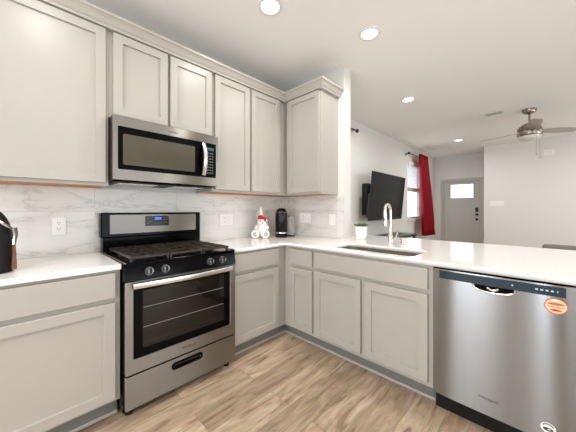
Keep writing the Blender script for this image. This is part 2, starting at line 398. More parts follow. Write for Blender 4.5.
# outside
bm = new(); box(bm, -15, 25, .3, 30, -.32, -.2); struct('ground', bm, 'grass')
h = thing('neighbour_house', 'pale house seen through the living room window', 'house', (9, 9, -.2))
bm = new(); box(bm, 3, 18, 8, 14, -.2, 3.0)
link('house_wall', bm, 'siding', h)
bm = new(); 
vs = [bm.verts.new(p) for p in ((2.6, 7.6, 3.0), (18.4, 7.6, 3.0), (18.4, 14.4, 3.0), (2.6, 14.4, 3.0), (2.6, 11, 5), (18.4, 11, 5))]
for q in ((0, 1, 5, 4), (2, 3, 4, 5), (0, 4, 3), (1, 2, 5), (0, 3, 2, 1)): bm.faces.new([vs[i] for i in q])
link('roof', bm, 'doorp', h)
for x in (6.5, 8.6, 10.7):
    bm = new(); box(bm, x, x+1.0, 7.95, 7.999, .7, 2.2); link('house_window', bm, 'dark', h)

# ------------------------------------------------------------ backsplash
bm = new(); box(bm, -2.75, -.0095, -.009, -.0005, .9145, 1.3895); struct('trim_2', bm, 'tile')
bm = new(); box(bm, -.009, -.0005, -.8885, -.0095, .9145, 1.3895); struct('trim_3', bm, 'tile')

# ------------------------------------------------------------ cabinets
def shaker(bm, pl, u0, u1, z0, z1, d0, d1, rail=.055, rec=.014, ch=.004):
    u0, u1 = sorted((u0, u1))
    def ring(i, d): return [bm.verts.new(pl(*p)) for p in ((u0+i, d, z0+i), (u1-i, d, z0+i), (u1-i, d, z1-i), (u0+i, d, z1-i))]
    R = [ring(0, d0), ring(0, d1-.002), ring(.002, d1), ring(rail, d1), ring(rail+.002, d1-rec), ]
    for A, B in zip(R, R[1:]):
        for k in range(4): bm.faces.new((A[k], A[(k+1)%4], B[(k+1)%4], B[k]))
    bm.faces.new(R[-1]); bm.faces.new(R[0][::-1])
def slab(bm, pl, u0, u1, z0, z1, d0, d1): pbox(bm, pl, u0, u1, d0, d1, z0, z1, .0025, 2)

def base_cab(pl, u0, u1, label, doors, drawers, group='grey shaker base cabinets', d_in=.535, zb=.114, hollow=False, kick=None):
    u0, u1 = sorted((u0, u1)); um = (u0+u1)/2
    t = thing('base_cabinet', label, 'cabinet', pl(um, .3, 0), group)
    bm = new()
    if hollow:      # open-topped carcass so that the sink bowl hangs inside
        pbox(bm, pl, u0, u1, .588, .6039, zb, .8835); pbox(bm, pl, u0, u0+.018, .012, .5879, zb, .8835); pbox(bm, pl, u1-.018, u1, .012, .5879, zb, .8835)
        pbox(bm, pl, u0+.018, u1-.018, .012, .5879, zb, zb+.018); pbox(bm, pl, u0+.018, u1-.018, .012, .024, zb+.018, .8835)
    else: pbox(bm, pl, u0, u1, .012, .604, zb, .8835, .001, 1)
    link('body', bm, 'cab', t)
    k0, k1 = kick or (u0, u1)
    bm = new(); pbox(bm, pl, k0, k1, .012 if not kick else .3, d_in, .0005, zb-.0005); link('toe_kick', bm, 'cabshade', t)
    for (a, b, q0, q1) in drawers:
        bm = new(); slab(bm, pl, a, b, q0, q1, .6042, .630); link('drawer', bm, 'cab', t)
    for (a, b, q0, q1) in doors:
        bm = new(); shaker(bm, pl, a, b, q0, q1, .6042, .630); link('door', bm, 'cab', t)
    return t
base_cab(PA, -2.62, -1.990, 'grey shaker base cabinet left of the range, one drawer over one door', [(-2.585, -2.018, .135, .695)], [(-2.585, -2.018, .722, .866)])
base_cab(PA, -1.217, -.6045, 'grey shaker base cabinet between the range and the inside corner', [(-1.201, -.711, .138, .692)], [(-1.201, -.711, .722, .866)], kick=(-1.217, -.5352))
base_cab(PB, -.6045, -.9695, 'narrow grey base cabinet at the corner, left of the sink cabinet', [(-.692, -.955, .138, .692)], [(-.692, -.955, .722, .863)], kick=(-.9695, -.5352))
base_cab(PB, -.970, -1.9075, 'wide grey sink base cabinet with two doors under a false front', [(-.986, -1.420, .145, .700), (-1.452, -1.882, .145, .700)], [(-.986, -1.882, .728, .863)], hollow=True)
# end panel right of the dishwasher
bm = new(); box(bm, -.61, .0195, -2.60, -2.527, .0005, .8835, .002); tag(link('cabinet_end_panel', bm, 'cab'), 'grey panel closing the peninsula at the far side of the dishwasher', 'panel')
# shoe moulding at the toe kicks
bm = new(); box(bm, -2.62, -1.990, -.549, -.5355, .0008, .022, .004); box(bm, -1.217, -.5355, -.549, -.5355, .0008, .022, .004); box(bm, -.549, -.5355, -1.9075, -.5495, .0008, .022, .004)
struct('trim_4', bm, 'cab')

ZU, ZT = 1.39, 2.452
def upper_cab(pl, u0, u1, label, doors, z0=ZU, ends=(True, True)):
    u0, u1 = sorted((u0, u1)); um = (u0+u1)/2
    t = thing('wall_cabinet', label, 'cabinet', pl(um, .15, z0), 'light grey shaker wall cabinets')
    bm = new(); pbox(bm, pl, u0, u1, .001, .304, z0+.022, ZT, .001, 1)
    pbox(bm, pl, u0, u1, .29, .304, z0, z0+.0215); pbox(bm, pl, u0, u0+.018, .001, .2895, z0, z0+.0215); pbox(bm, pl, u1-.018, u1, .001, .2895, z0, z0+.0215)
    link('body', bm, 'cab', t)
    bm = new(); pbox(bm, pl, u0+.0185, u1-.0185, .002, .2895, z0+.003, z0+.0215); link('bottom_panel', bm, 'wood_under', t)['label'] = 'bare orange-brown plywood underside'
    for (a, b, q0, q1) in doors:
        bm = new(); shaker(bm, pl, a, b, q0, q1, .3042, .330); link('door', bm, 'cab', t)
    return t
upper_cab(PA, -2.62, -1.9885, 'light grey wall cabinet with one wide door, left of the microwave', [(-2.585, -2.007, 1.41, 2.428)])
upper_cab(PA, -1.9880, -1.2180, 'short two-door light grey wall cabinet directly above the microwave', [(-1.965, -1.608, 1.875, 2.428), (-1.588, -1.232, 1.875, 2.428)], z0=1.853)
upper_cab(PA, -1.2175, -.0005, 'tall two-door light grey wall cabinet from the microwave into the corner', [(-1.2, -.82, 1.41, 2.428), (-.794, -.41, 1.41, 2.428)])
upper_cab(PB, -.3305, -.813, 'single-door light grey wall cabinet at the end of the short wall', [(-.377, -.804, 1.41, 2.428)])
# crown moulding mitred round the cabinets
bm = new()
prof = [(0, 2.434), (.031, 2.434), (.033, 2.446), (.044, 2.457), (.058, 2.478), (.072, 2.492), (.078, 2.494), (.078, 2.512), (0, 2.512)]
def path(o): return [(-2.62, -.31-o), (-.31-o, -.31-o), (-.31-o, -.813-o), (-.0005, -.813-o)]
PR = [[bm.verts.new((x, y, z)) for (x, y) in path(o+.0005)] for o, z in prof]
for A, B in zip(PR, PR[1:]+PR[:1]):
    for k in range(3): bm.faces.new((A[k], A[k+1], B[k+1], B[k]))
bm.faces.new([r[0] for r in PR]); bm.faces.new([r[3] for r in PR][::-1])
tag(link('crown_molding', bm, 'cab'), 'light grey crown molding running along the top of the wall cabinets', 'molding')

# ------------------------------------------------------------ countertops
ZK0, ZK1 = .884, .914
bm = new(); box(bm, -2.64, -1.990, -.635, -.0005, ZK0, ZK1, .002); tag(link('countertop', bm, 'quartz'), 'white quartz countertop section left of the range', 'countertop')
SK = (-.562, -.215, -1.775, -1.10)
bm = curve_bm([(-1.217, -.0005), (-.0005, -.0005), (-.0005, -.8895), (.1305, -.8895), (.1305, -.79), (.60, -.79), (.60, -2.66), (-.635, -2.66), (-.635, -.635), (-1.217, -.635)], [rrect(SK[0], SK[1], SK[2], SK[3], .045)], ZK1-ZK0)
for v in bm.verts: v.co.z += (ZK0+ZK1)/2
tag(link('countertop', bm, 'quartz'), 'L-shaped white quartz countertop over the corner cabinets, sink and dishwasher', 'countertop')

# sink
t = thing('kitchen_sink', 'undermount stainless steel single-bowl sink set in the white countertop', 'sink', (-.37, -1.45, .70))
bm = new()
R = []
for (g, z, r) in ((-.004, ZK0-.001, .05), (-.004, ZK0-.02, .05), (.004, .72, .05), (.03, .692, .05), (.06, .686, .04)):
    R.append([bm.verts.new((x, y, z)) for x, y in rrect(SK[0]+g, SK[1]-g, SK[2]+g, SK[3]-g, r)])
for A, B in zip(R, R[1:]):
    for k in range(len(A)): bm.faces.new((A[k], A[(k+1)%len(A)], B[(k+1)%len(A)], B[k]))
bm.faces.new(R[-1]); link('bowl', bm, 'sink', t, True)
bm = new(); lathe(bm, (-.37, -1.45, .687), [(.045, 0), (.045, .003), (.03, .002), (.0, -.001)]); link('drain', bm, 'chrome', t, True)
# faucet
FX, FY = -.035, -1.40
t = thing('kitchen_faucet', 'brushed nickel pull-down faucet standing behind the sink', 'faucet', (FX, FY, ZK1))
bm = new(); lathe(bm, (FX, FY, ZK1), [(0, .0005), (.027, .0005), (.027, .008), (.021, .014), (.021, .095), (.017, .10), (.0, .10)]); link('base', bm, 'chrome', t, True)
bm = new(); rr = .058; zt = ZK1+.305; pts = [(FX, FY, ZK1+.09), (FX, FY, ZK1+.2), (FX, FY, zt)]
for i in range(1, 13):
    a = pi*i/12; pts.append((FX-rr+rr*cos(a), FY, zt+rr*sin(a)))
pts.append((FX-2*rr, FY, zt-.01)); tube(bm, pts, .0125, 14); link('spout', bm, 'chrome', t, True)
bm = new(); tube(bm, [(FX-2*rr, FY, zt-.008), (FX-2*rr, FY, zt-.04), (FX-2*rr, FY, zt-.12), (FX-2*rr, FY, zt-.14)], [.014, .0165, .019, .017], 16); h_ = link('spray_head', bm, 'chrome', t, True)
bm = new(); box(bm, FX-2*rr-.022, FX-2*rr-.016, FY-.006, FY+.006, zt-.09, zt-.05, .002); link('spray_button', bm, 'dark', h_)
bm = new(); cyl(bm, (FX, FY-.015, ZK1+.055), (FX, FY-.05, ZK1+.055), .014); tube(bm, [(FX, FY-.045, ZK1+.055), (FX-.01, FY-.06, ZK1+.085), (FX-.02, FY-.075, ZK1+.13)], [.007, .006, .005], 10); link('handle', bm, 'chrome', t, True)
t2 = thing('soap_dispenser', 'small brushed nickel dispenser on the countertop right of the faucet', 'soap dispenser', (FX, FY-.12, ZK1))
bm = new(); lathe(bm, (FX-.01, FY-.11, ZK1), [(0, .0005), (.018, .0005), (.018, .006), (.011, .012), (.011, .045), (0, .048)]); tube(bm, [(FX-.01, FY-.11, ZK1+.04), (FX-.04, FY-.11, ZK1+.055), (FX-.065, FY-.11, ZK1+.048)], .006); link('pump', bm, 'chrome', t2, True)

# ------------------------------------------------------------ range
X0, X1 = -1.983, -1.224
t = thing('gas_range', 'stainless steel and black gas range between the base cabinets', 'stove', (-1.6035, -.33, 0))
bm = new(); pbox(bm, PA, X0, X1, .012, .635, .033, .893, .003); link('body', bm, 'black', t)
bm = new(); pbox(bm, PA, X0-.001, X1+.001, .095, .660, .8935, .916, .005); # cooktop
link('cooktop', bm, 'black', t)
bm = new(); vs = []
for u in (X0, X1):
    for p in ((.6355, .812), (.674, .812), (.655, .893), (.6355, .893)): vs.append(bm.verts.new(PA(u, *p)))
for k in range(4): bm.faces.new((vs[k], vs[(k+1) % 4], vs[4+(k+1) % 4], vs[4+k]))
bm.faces.new(vs[:4][::-1]); bm.faces.new(vs[4:]); cp = link('control_panel', bm, 'black', t)
for kx in (-1.849, -1.754, -1.440, -1.341):
    bm = new(); z = .853; d = .664
    cyl(bm, PA(kx, d-.002, z), PA(kx, d+.008, z+.002), .026, .024, 24); cyl(bm, PA(kx, d+.008, z+.002), PA(kx, d+.030, z+.007), .021, .018, 24); k_ = link('knob', bm, 'knob', t, True); k_['label'] = 'grey metal knob'
    bm = new(); pbox(bm, PA, kx-.005, kx+.005, d+.0285, d+.038, z-.011, z+.024, .002); sub('knob_grip', bm, 'blackm', k_)
# backguard
bm = new(); pbox(bm, PA, X0+.001, X1-.001, .012, .094, .915, 1.02, .004); pbox(bm, PA, X0-.010, X1+.002, .012, .092, 1.02, 1.207, .008, 3); bgd = link('backguard', bm, 'black', t)
bm = onplane(curve_bm(rrect(-1.938, -1.268, 1.047, 1.191, .008), [], .003), PA, .0937); bp = sub('backguard_face', bm, 'steel', bgd); bp['label'] = 'brushed steel face of the backguard'
bm = onplane(curve_bm(rrect(-1.697, -1.512, 1.097, 1.180, .005), [], .003), PA, .0965); link('clock_panel', bm, 'coffee', t)
bm = onplane(curve_bm(rrect(-1.625, -1.575, 1.148, 1.168, .002), [], .001), PA, .0985); link('clock_display', bm, 'blue', t)
for (u, z) in ((-1.675, 1.160), (-1.66, 1.135), (-1.675, 1.12), (-1.55, 1.165), (-1.53, 1.165), (-1.55, 1.145), (-1.53, 1.145), (-1.55, 1.125), (-1.53, 1.125), (-1.62, 1.118), (-1.60, 1.118), (-1.58, 1.118)):
    bm = new(); pbox(bm, PA, u-.005, u+.005, .0979, .0985, z-.002, z+.002); link('clock_button', bm, 'keymark', t)
# oven door
bm = onplane(curve_bm(rrect(X0+.004, X1-.004, .262, .805, .008), [rrect(-1.938, -1.270, .345, .794, .008)], .033), PA, .6535)
od = link('oven_door', bm, 'steel', t)
bm = onplane(curve_bm(rrect(-1.9375, -1.2705, .3455, .7935, .008), [], .024), PA, .6525); g_ = sub('door_window', bm, 'black', od); g_['label'] = 'black glass oven window with racks showing faintly'
bm = onplane(curve_bm(rrect(-1.885, -1.322, .395, .742, .01), [], .003), PA, .6635); sub('window_inner', bm, 'dglass', od)
bm = new()
for z in (.52, .64):
    tube(bm, [PA(-1.88, .6655, z), PA(-1.6, .6655, z), PA(-1.33, .6655, z)], .0018, 6)
sub('oven_rack', bm, 'keymark', od)
bm = new(); pts = []
for i in range(25):
    s = i/24; u = -1.945+(.678)*s; pts.append((u, .692+.022*sin(pi*s), .783))
# flat bowed bar
R = []
for (u, d, z) in pts: R.append([bm.verts.new(PA(u, d+a, z+b)) for a, b in ((-.006, -.017), (.007, -.015), (.010, 0), (.007, .015), (-.006, .017))])
for A, B in zip(R, R[1:]):
    for k in range(5): bm.faces.new((A[k], A[(k+1)%5], B[(k+1)%5], B[k]))
bm.faces.new(R[0][::-1]); bm.faces.new(R[-1])
pbox(bm, PA, -1.945, -1.915, .6702, .692, .771, .793, .002); pbox(bm, PA, -1.297, -1.267, .6702, .692, .771, .793, .002)
hh = sub('door_handle', bm, 'steelh', od, True)
sub('logo', text_on(PA, 'Whirlpool', .024, -1.60, .303, .6705), 'dark', od)
# drawer
bm = onplane(curve_bm(rrect(X0+.004, X1-.004, .058, .252, .008), [rrect(-1.708, -1.508, .190, .222, .0155)], .033), PA, .6535); dw = link('storage_drawer', bm, 'steel', t)
bm = onplane(curve_bm(rrect(-1.706, -1.510, .192, .220, .0135), [], .01), PA, .6475); sub('drawer_recess', bm, 'dark', dw)
bm = onplane(curve_bm(rrect(-1.716, -1.500, .182, .230, .023, 8), [rrect(-1.704, -1.512, .194, .218, .0115, 8)], .005), PA, .672); sub('recess_rim', bm, 'black', dw)
for u in (X0+.04, X1-.04):
    for d in (.08, .60):
        bm = new(); cyl(bm, PA(u, d, .0005), PA(u, d, .0328), .022, .018, 16); link('foot', bm, 'blackm', t, True)
# burners and grates
BUR = [(-1.82, .24), (-1.82, .51), (-1.6035, .375), (-1.387, .24), (-1.387, .51)]
for (u, d) in BUR:
    bm = new(); x, y, _ = PA(u, d, 0); lathe(bm, (x, y, .9165), [(0, 0), (.048, 0), (.045, .010), (.034, .013), (.034, .020), (.028, .024), (0, .025)]); link('burner', bm, 'blackm', t, True)
GZ = .951
for gi, (ua, ub) in enumerate(((-1.948, -1.722), (-1.718, -1.489), (-1.485, -1.278))):
    bm = new(); b = .006
    da, db = .125, .650
    def bar(u0, d0, u1, d1, zz=GZ, w=.006, hgt=.014):
        a = Vector((u0, d0)); c = Vector((u1, d1)); n = (c-a).normalized(); p = Vector((-n.y, n.x))*w
        vs = [bm.verts.new(PA(q.x, q.y, z)) for z in (zz-hgt, zz) for q in (a-p, c-p, c+p, a+p)]
        for f in ((0, 3, 2, 1), (4, 5, 6, 7), (0, 1, 5, 4), (1, 2, 6, 5), (2, 3, 7, 6), (3, 0, 4, 7)): bm.faces.new([vs[i] for i in f])
    bar(ua, da, ub, da); bar(ua, db, ub, db); bar(ua+.006, da, ua+.006, db); bar(ub-.006, da, ub-.006, db)
    um = (ua+ub)/2
    for dd in (.245, .385, .52): bar(ua, dd, ub, dd)
    for uu in (um,) if gi != 1 else (um-.05, um+.05): bar(uu, da, uu, db)
    for q in (.19, .30, .45, .585):
        bar(ua, q, ua+.075, q); bar(ub-.075, q, ub, q)
    for (fu, fd) in ((ua+.008, da+.008), (ub-.008, da+.008), (ua+.008, db-.008), (ub-.008, db-.008), (ua+.008, .385), (ub-.008, .385)):
        pbox(bm, PA, fu-.006, fu+.006, fd-.006, fd+.006, .9165, GZ-.012)
    link('grate', bm, 'iron', t)
# bare metal edge strips beside the cooktop
bm = new(); pbox(bm, PA, X0-.0005, X0+.009, .10, .665, .9163, .9195, .001); link('side_trim', bm, 'steelh', t)
bm = new(); pbox(bm, PA, X1-.009, X1+.0005, .10, .665, .9163, .9195, .001); link('side_trim', bm, 'steelh', t)

# ------------------------------------------------------------ microwave
MX0, MX1, MZ0, MZ1, MD = -1.9845, -1.2215, 1.425, 1.8515, .41
t = thing('microwave', 'stainless over-the-range microwave mounted under the short wall cabinet', 'microwave', (-1.603, -.2, MZ0))
bm = new(); pbox(bm, PA, MX0, MX1, .012, MD-.045, MZ0, MZ1, .002); link('body', bm, 'black', t)
bm = onplane(curve_bm(rrect(MX0, MX1, MZ0+.004, MZ1-.001, .004), [rrect(-1.957, -1.240, 1.498, 1.783, .008)], .042), PA, MD-.023); link('door_surround', bm, 'steel', t)
bm = onplane(curve_bm(rrect(-1.9565, -1.2405, 1.4985, 1.7825, .008), [], .036), PA, MD-.022); dr = link('door', bm, 'black', t)
bm = onplane(curve_bm(rrect(-1.928, -1.428, 1.530, 1.735, .012), [], .002), PA, MD-.0028); sub('door_window', bm, 'mwglass', dr)
bm = new(); pts = []
for i in range(17):
    s = i/16; pts.append((1.510+.262*s, .012+.034*sin(pi*s)))
R = []
for (z, d) in pts: R.append([bm.verts.new(PA(-1.362+a, MD+d+b, z)) for a, b in ((-.016, -.006), (.016, -.006), (.014, .006), (0, .010), (-.014, .006))])
for A, B in zip(R, R[1:]):
    for k in range(5): bm.faces.new((A[k], A[(k+1)%5], B[(k+1)%5], B[k]))
bm.faces.new(R[0][::-1]); bm.faces.new(R[-1]); pbox(bm, PA, -1.373, -1.351, MD-.0035, MD+.01, 1.512, 1.535); pbox(bm, PA, -1.373, -1.351, MD-.0035, MD+.01, 1.747, 1.770)
sub('door_handle', bm, 'steelh', dr, True)
bm = onplane(curve_bm(rrect(-1.325, -1.262, 1.722, 1.748, .002), [], .001), PA, MD-.003); link('display', bm, 'green', t)
bm = new()
for r in range(8):
    for c_ in range(3):
        u = -1.315+c_*.021; z = 1.700-r*.0235; pbox(bm, PA, u-.005, u+.005, MD-.0038, MD-.003, z-.0045, z+.0045)
link('keypad', bm, 'keymark', t)
link('logo', text_on(PA, 'Whirlpool', .018, -1.60, 1.812, MD-.0015), 'dark', t)
bm = new(); pbox(bm, PA, MX0+.02, MX1-.02, .04, MD-.06, MZ0-.008, MZ0-.0005, .002); link('vent_grille', bm, 'blackm', t)
for u in (-1.8, -1.42):
    bm = new(); pbox(bm, PA, u-.13, u+.13, .10, .30, MZ0-.012, MZ0-.0085, .001); link('grease_filter', bm, 'steelh', t)

# ------------------------------------------------------------ dishwasher
Y0, Y1 = -1.914, -2.522
t = thing('dishwasher', 'stainless steel dishwasher in the peninsula right of the sink cabinet', 'dishwasher', (-.35, -2.218, 0))
bm = new(); pbox(bm, PB, Y0-.002, Y1+.002, .04, .600, .11, .872, .002); link('body', bm, 'blackm', t)
bm = new(); pbox(bm, PB, Y0-.002, Y1+.002, .06, .575, .0008, .109); link('toe_panel', bm, 'blackm', t)
# gently bowed steel door
bm = new(); nu, nz = 24, 4; F = []
zb, ztp = .118, .874
for j in range(nz+1):
    row = []
    for i in range(nu+1):
        s = i/nu; row.append(bm.verts.new(PB(Y0+(Y1-Y0)*s, .628+.009*(1-(2*s-1)**6) + .003*(1-(2*s-1)**2), zb+(ztp-zb)*j/nz)))
    F.append(row)
Bk = [bm.verts.new(PB(u, .6015, z)) for u, z in ((Y0, zb), (Y1, zb), (Y1, ztp), (Y0, ztp))]
for j in range(nz):
    for i in range(nu): bm.faces.new((F[j][i], F[j][i+1], F[j+1][i+1], F[j+1][i]))
bm.faces.new(Bk); bm.faces.new([Bk[0], Bk[1]]+F[0][::-1]); bm.faces.new([Bk[3], Bk[2]]+F[-1][::-1])
bm.faces.new([Bk[0], Bk[3]]+[F[j][0] for j in range(nz, -1, -1)]); bm.faces.new([Bk[1], Bk[2]]+[F[j][-1] for j in range(nz, -1, -1)])
dd = link('door', bm, 'steeldw', t, True)
def bow(u):
    s = (u-Y0)/(Y1-Y0); return .628+.009*(1-(2*s-1)**6)+.003*(1-(2*s-1)**2)
def wrapB(bm, extra):
    for v in bm.verts:
        x, y, z = v.co; v.co = PB(x, bow(x)+extra+z, y)
    return bm
def strip(u0, u1, z0, z1, t_, n=24):
    bm = new(); A = [[bm.verts.new((u0+(u1-u0)*i/n, z, q)) for i in range(n+1)] for z, q in ((z0, -t_/2), (z0, t_/2), (z1, t_/2), (z1, -t_/2))]
    for k in range(4):
        P, Q = A[k], A[(k+1) % 4]
        for i in range(n): bm.faces.new((P[i], P[i+1], Q[i+1], Q[i]))
    bm.faces.new([a[0] for a in A]); bm.faces.new([a[-1] for a in A][::-1]); return bm
sub('control_strip', wrapB(strip(-1.949, -2.474, .820, .866, .0015), .001), 'panelblue', dd)
for (u, w_) in ((-2.285, .006), (-2.375, .010), (-2.393, .010), (-2.411, .010), (-2.429, .010), (-2.447, .004)):
    bm = new(); pbox(bm, PB, u-w_/2, u+w_/2, bow(u)+.0018, bow(u)+.0026, .840, .847); sub('control_mark', bm, 'panelmark', dd)
HC = -2.208
pock = []
for i in range(13): pock.append((HC+.083*cos(pi+pi*i/12) if False else HC-.083+.166*i/12, .8195))
lo = [(HC+.083*cos(a), .8195-.030*(sin(a)**.6 if sin(a) > 0 else 0)) for a in [pi*i/16 for i in range(17)]]
sub('handle_pocket', wrapB(curve_bm(lo, [], .0015), .0012), 'black', dd)
bm = new(); pp = []
for i in range(21):
    a = pi*i/20; u = HC+.088*cos(a); pp.append(PB(u, bow(u)+.004, .822-.036*(max(0, sin(a))**.6)))
tube(bm, pp, .0045, 8); sub('handle_lip', bm, 'chrome', dd, True)
bm = new(); pp = [PB(HC-.022+.05*i/6, bow(HC)+.004, .812-.012*sin(pi*i/6)) for i in range(7)]; tube(bm, pp, .007, 8); sub('latch', bm, 'chrome', dd, True)
tx = text_bm('Whirlpool', .021)
for v in tx.verts:
    x, y, z = v.co; u = -2.185-x; v.co = PB(u, bow(u)+.0008+z, .207+y)
sub('logo', tx, 'dark', dd)
# stickers
st = thing('oval_sticker', 'orange and cream oval sticker under the dishwasher controls', 'sticker', PB(-2.441, bow(-2.441), .776))
link('sticker_base', wrapB(curve_bm(oval(-2.441, .776, .040, .037), [], .0008), .0030), 'orange', st)
link('sticker_face', wrapB(curve_bm(oval(-2.441, .776, .036, .033), [], .0004), .0037), 'cream', st)
bm = wrapB(curve_bm(oval(-2.441, .786, .029, .0065), [], .0004), .0042); link('sticker_print', bm, 'orange', st)
bm = wrapB(curve_bm(oval(-2.441, .757, .020, .006), [], .0004), .0042); link('sticker_print', bm, 'orange', st)
bm = wrapB(curve_bm(oval(-2.437, .757, .006, .004), [], .0004), .0046); link('sticker_print', bm, 'red', st)
bm = wrapB(curve_bm(rrect(-2.470, -2.412, .7705, .7735, .001), [], .0004), .0042); link('sticker_print', bm, 'knob', st)
bm = wrapB(curve_bm(oval(-2.436, .803, .010, .005), [], .0004), .0042); link('sticker_print', bm, 'white', st)
st = thing('round_sticker', 'small white round sticker low on the dishwasher door', 'sticker', PB(-2.415, bow(-2.415), .186))
link('sticker_base', wrapB(curve_bm(oval(-2.415, .186, .027, .026), [], .0008), .0016), 'white', st)
link('sticker_print', wrapB(curve_bm(oval(-2.415, .180, .018, .008), [oval(-2.418, .181, .006, .003)], .0004), .0023), 'dark', st)
bm = new()
for i in range(7):
    a = radians(35+18.3*i); u = -2.415+.020*cos(a); z = .186+.019*sin(a); pbox(bm, PB, u-.0022, u+.0022, bow(u)+.0020, bow(u)+.0025, z-.003, z+.003)
link('sticker_print', bm, 'dark', st)

# ------------------------------------------------------------ outlets and switches
def outlet(pl, u, z, d, label, gangs=('o',), cat='outlet', name='wall_outlet'):
    t = thing(name, label, cat, pl(u, d, z)); w = .036+.046*(len(gangs)-1)
    bm = onplane(curve_bm(rrect(u-w, u+w, z-.058, z+.058, .005), [], .005), pl, d+.003); link('cover_plate', bm, 'plate', t)
    for i, g in enumerate(gangs):
        uu = u+(i-(len(gangs)-1)/2)*.046
        if g == 'o':
            for zz in (z+.021, z-.021):
                bm = onplane(curve_bm(rrect(uu-.0165, uu+.0165, zz-.014, zz+.014, .006), [], .003), pl, d+.0065); so = link('socket', bm, 'plate', t)
                bm = new(); pbox(bm, pl, uu-.0075, uu-.0050, d+.0078, d+.0085, zz-.002, zz+.008); pbox(bm, pl, uu+.005, uu+.0075, d+.0078, d+.0085, zz-.002, zz+.008); pbox(bm, pl, uu-.0025, uu+.0025, d+.0078, d+.0085, zz-.0095, zz-.005); link('slots', bm, 'dark', so)
        else:
            bm = onplane(curve_bm(rrect(uu-.0165, uu+.0165, z-.034, z+.034, .003), [], .003), pl, d+.0065); so = link('rocker', bm, 'plate', t)
            bm = new(); pbox(bm, pl, uu-.0145, uu+.0145, d+.0078, d+.011, z+.001, z+.031, .001); link('rocker_tip', bm, 'plate', so)
    return t
outlet(PA, -2.217, 1.118, .0092, 'white double outlet on the tile left of the range')
outlet(PA, -.889, 1.124, .0092, 'white outlet with switch on the tile right of the range', ('o', 's'))
outlet(PB, -.353, 1.129, .0092, 'white two-gang plate on the tile behind the coffee machine', ('s', 'o'))
outlet(PB, -.742, 1.121, .0092, 'white switch plate on the tile under the end wall cabinet', ('s',), 'switch', 'light_switch')
PR_ = lambda u, d, z: (5.41-d, u, z)
outlet(PR_, -1.65, 1.37, .0005, 'white three-gang light switch on the living room wall beside the entry', ('s', 's', 's'), 'switch', 'light_switch')
outlet(PR_, -2.52, 2.44, .0005, 'small white plate high on the living room wall below the fan', ('o', 'o'))

# ------------------------------------------------------------ recessed lights
for i, (x, y) in enumerate(CANS):
    lb = ['recessed ceiling light nearest the wall cabinets, at the top edge', 'second recessed ceiling light, over the sink', 'third recessed ceiling light, over the living room side', 'recessed ceiling light farthest away, near the front door'][i] if i < 4 else 'unseen recessed ceiling light added behind the camera side to light the room'
    t = thing('recessed_light', lb, 'ceiling light', (x, y, ZC), 'recessed ceiling lights' if i < 4 else 'added recessed lights out of view')
    bm = new(); lathe(bm, (x, y, ZC), [(.066, -.0005), (.092, -.0005), (.090, -.007), (.070, -.009), (.066, -.004)], 32)
    link('trim_ring', bm, 'trimw', t, True)
    bm = new(); lathe(bm, (x, y, ZC), [(0, -.004), (.065, -.004), (.065, -.0008), (0, -.0008)], 32); link('lens', bm, 'lens', t)
    L_ = area('lamp', (0, 0, -.02), (0, 0, 0), 0.13, 0.13, CAN_W*(1.6 if x > .5 else 1.0), (1, .995, .98), 'DISK', 170); L_.parent = t

# ceiling vent
t = thing('ceiling_vent', 'small white air vent in the living room ceiling', 'vent', (2.828, -1.858, ZC))
vx, vy = 2.83, -1.86
bm = onplane(curve_bm([(vx-.08, vy-.12), (vx+.08, vy-.12), (vx+.08, vy+.12), (vx-.08, vy+.12)], [[(vx-.055, vy-.095), (vx+.055, vy-.095), (vx+.055, vy+.095), (vx-.055, vy+.095)]], .003), lambda u, d, z: (u, z, ZC-d), .002)
link('frame', bm, 'trimw', t)
bm = new(); box(bm, vx-.055, vx+.055, vy-.095, vy+.095, ZC-.002, ZC-.0005); link('duct_opening', bm, 'dark', t)
for k in range(3):
    bm = new(); x = vx-.04+k*.03; vs = [bm.verts.new(p) for p in ((x, vy-.095, ZC-.0021), (x+.004, vy-.095, ZC-.0021), (x+.011, vy-.095, ZC-.0036), (x+.009, vy-.095, ZC-.0036), (x, vy+.095, ZC-.0021), (x+.004, vy+.095, ZC-.0021), (x+.011, vy+.095, ZC-.0036), (x+.009, vy+.095, ZC-.0036))]
    for f in ((0, 1, 2, 3), (4, 7, 6, 5), (0, 4, 5, 1), (1, 5, 6, 2), (2, 6, 7, 3), (3, 7, 4, 0)): bm.faces.new([vs[i] for i in f])
    link('slat', bm, 'trimw', t)

# ------------------------------------------------------------ ceiling fan
fx, fy = 3.0, -2.265
t = thing('ceiling_fan', 'brushed nickel ceiling fan with grey blades in the living room', 'ceiling fan', (fx, fy, ZC))
bm = new(); lathe(bm, (fx, fy, ZC), [(0, -.0005), (.085, -.0005), (.086, -.02), (.072, -.05), (.03, -.068), (0, -.068)]); link('canopy', bm, 'nickel', t, True)
bm = new(); cyl(bm, (fx, fy, ZC-.06), (fx, fy, 2.54), .013); link('downrod', bm, 'nickel', t, True)
bm = new(); lathe(bm, (fx, fy, 0), [(0, 2.545), (.05, 2.54), (.09, 2.52), (.132, 2.48), (.146, 2.45), (.146, 2.43), (.132, 2.423), (.132, 2.408), (.148, 2.40), (.148, 2.36), (.135, 2.342), (0, 2.342)], 36); link('motor', bm, 'nickel', t, True)
bm = new(); lathe(bm, (fx, fy, 0), [(.133, 2.3415), (.128, 2.322), (.10, 2.298), (.05, 2.284), (0, 2.28)], 36); link('light_bowl', bm, 'fanglass', t, True)
Fv = Vector((cos(YAW), sin(YAW), 0)); Rv = Vector((sin(YAW), -cos(YAW), 0))
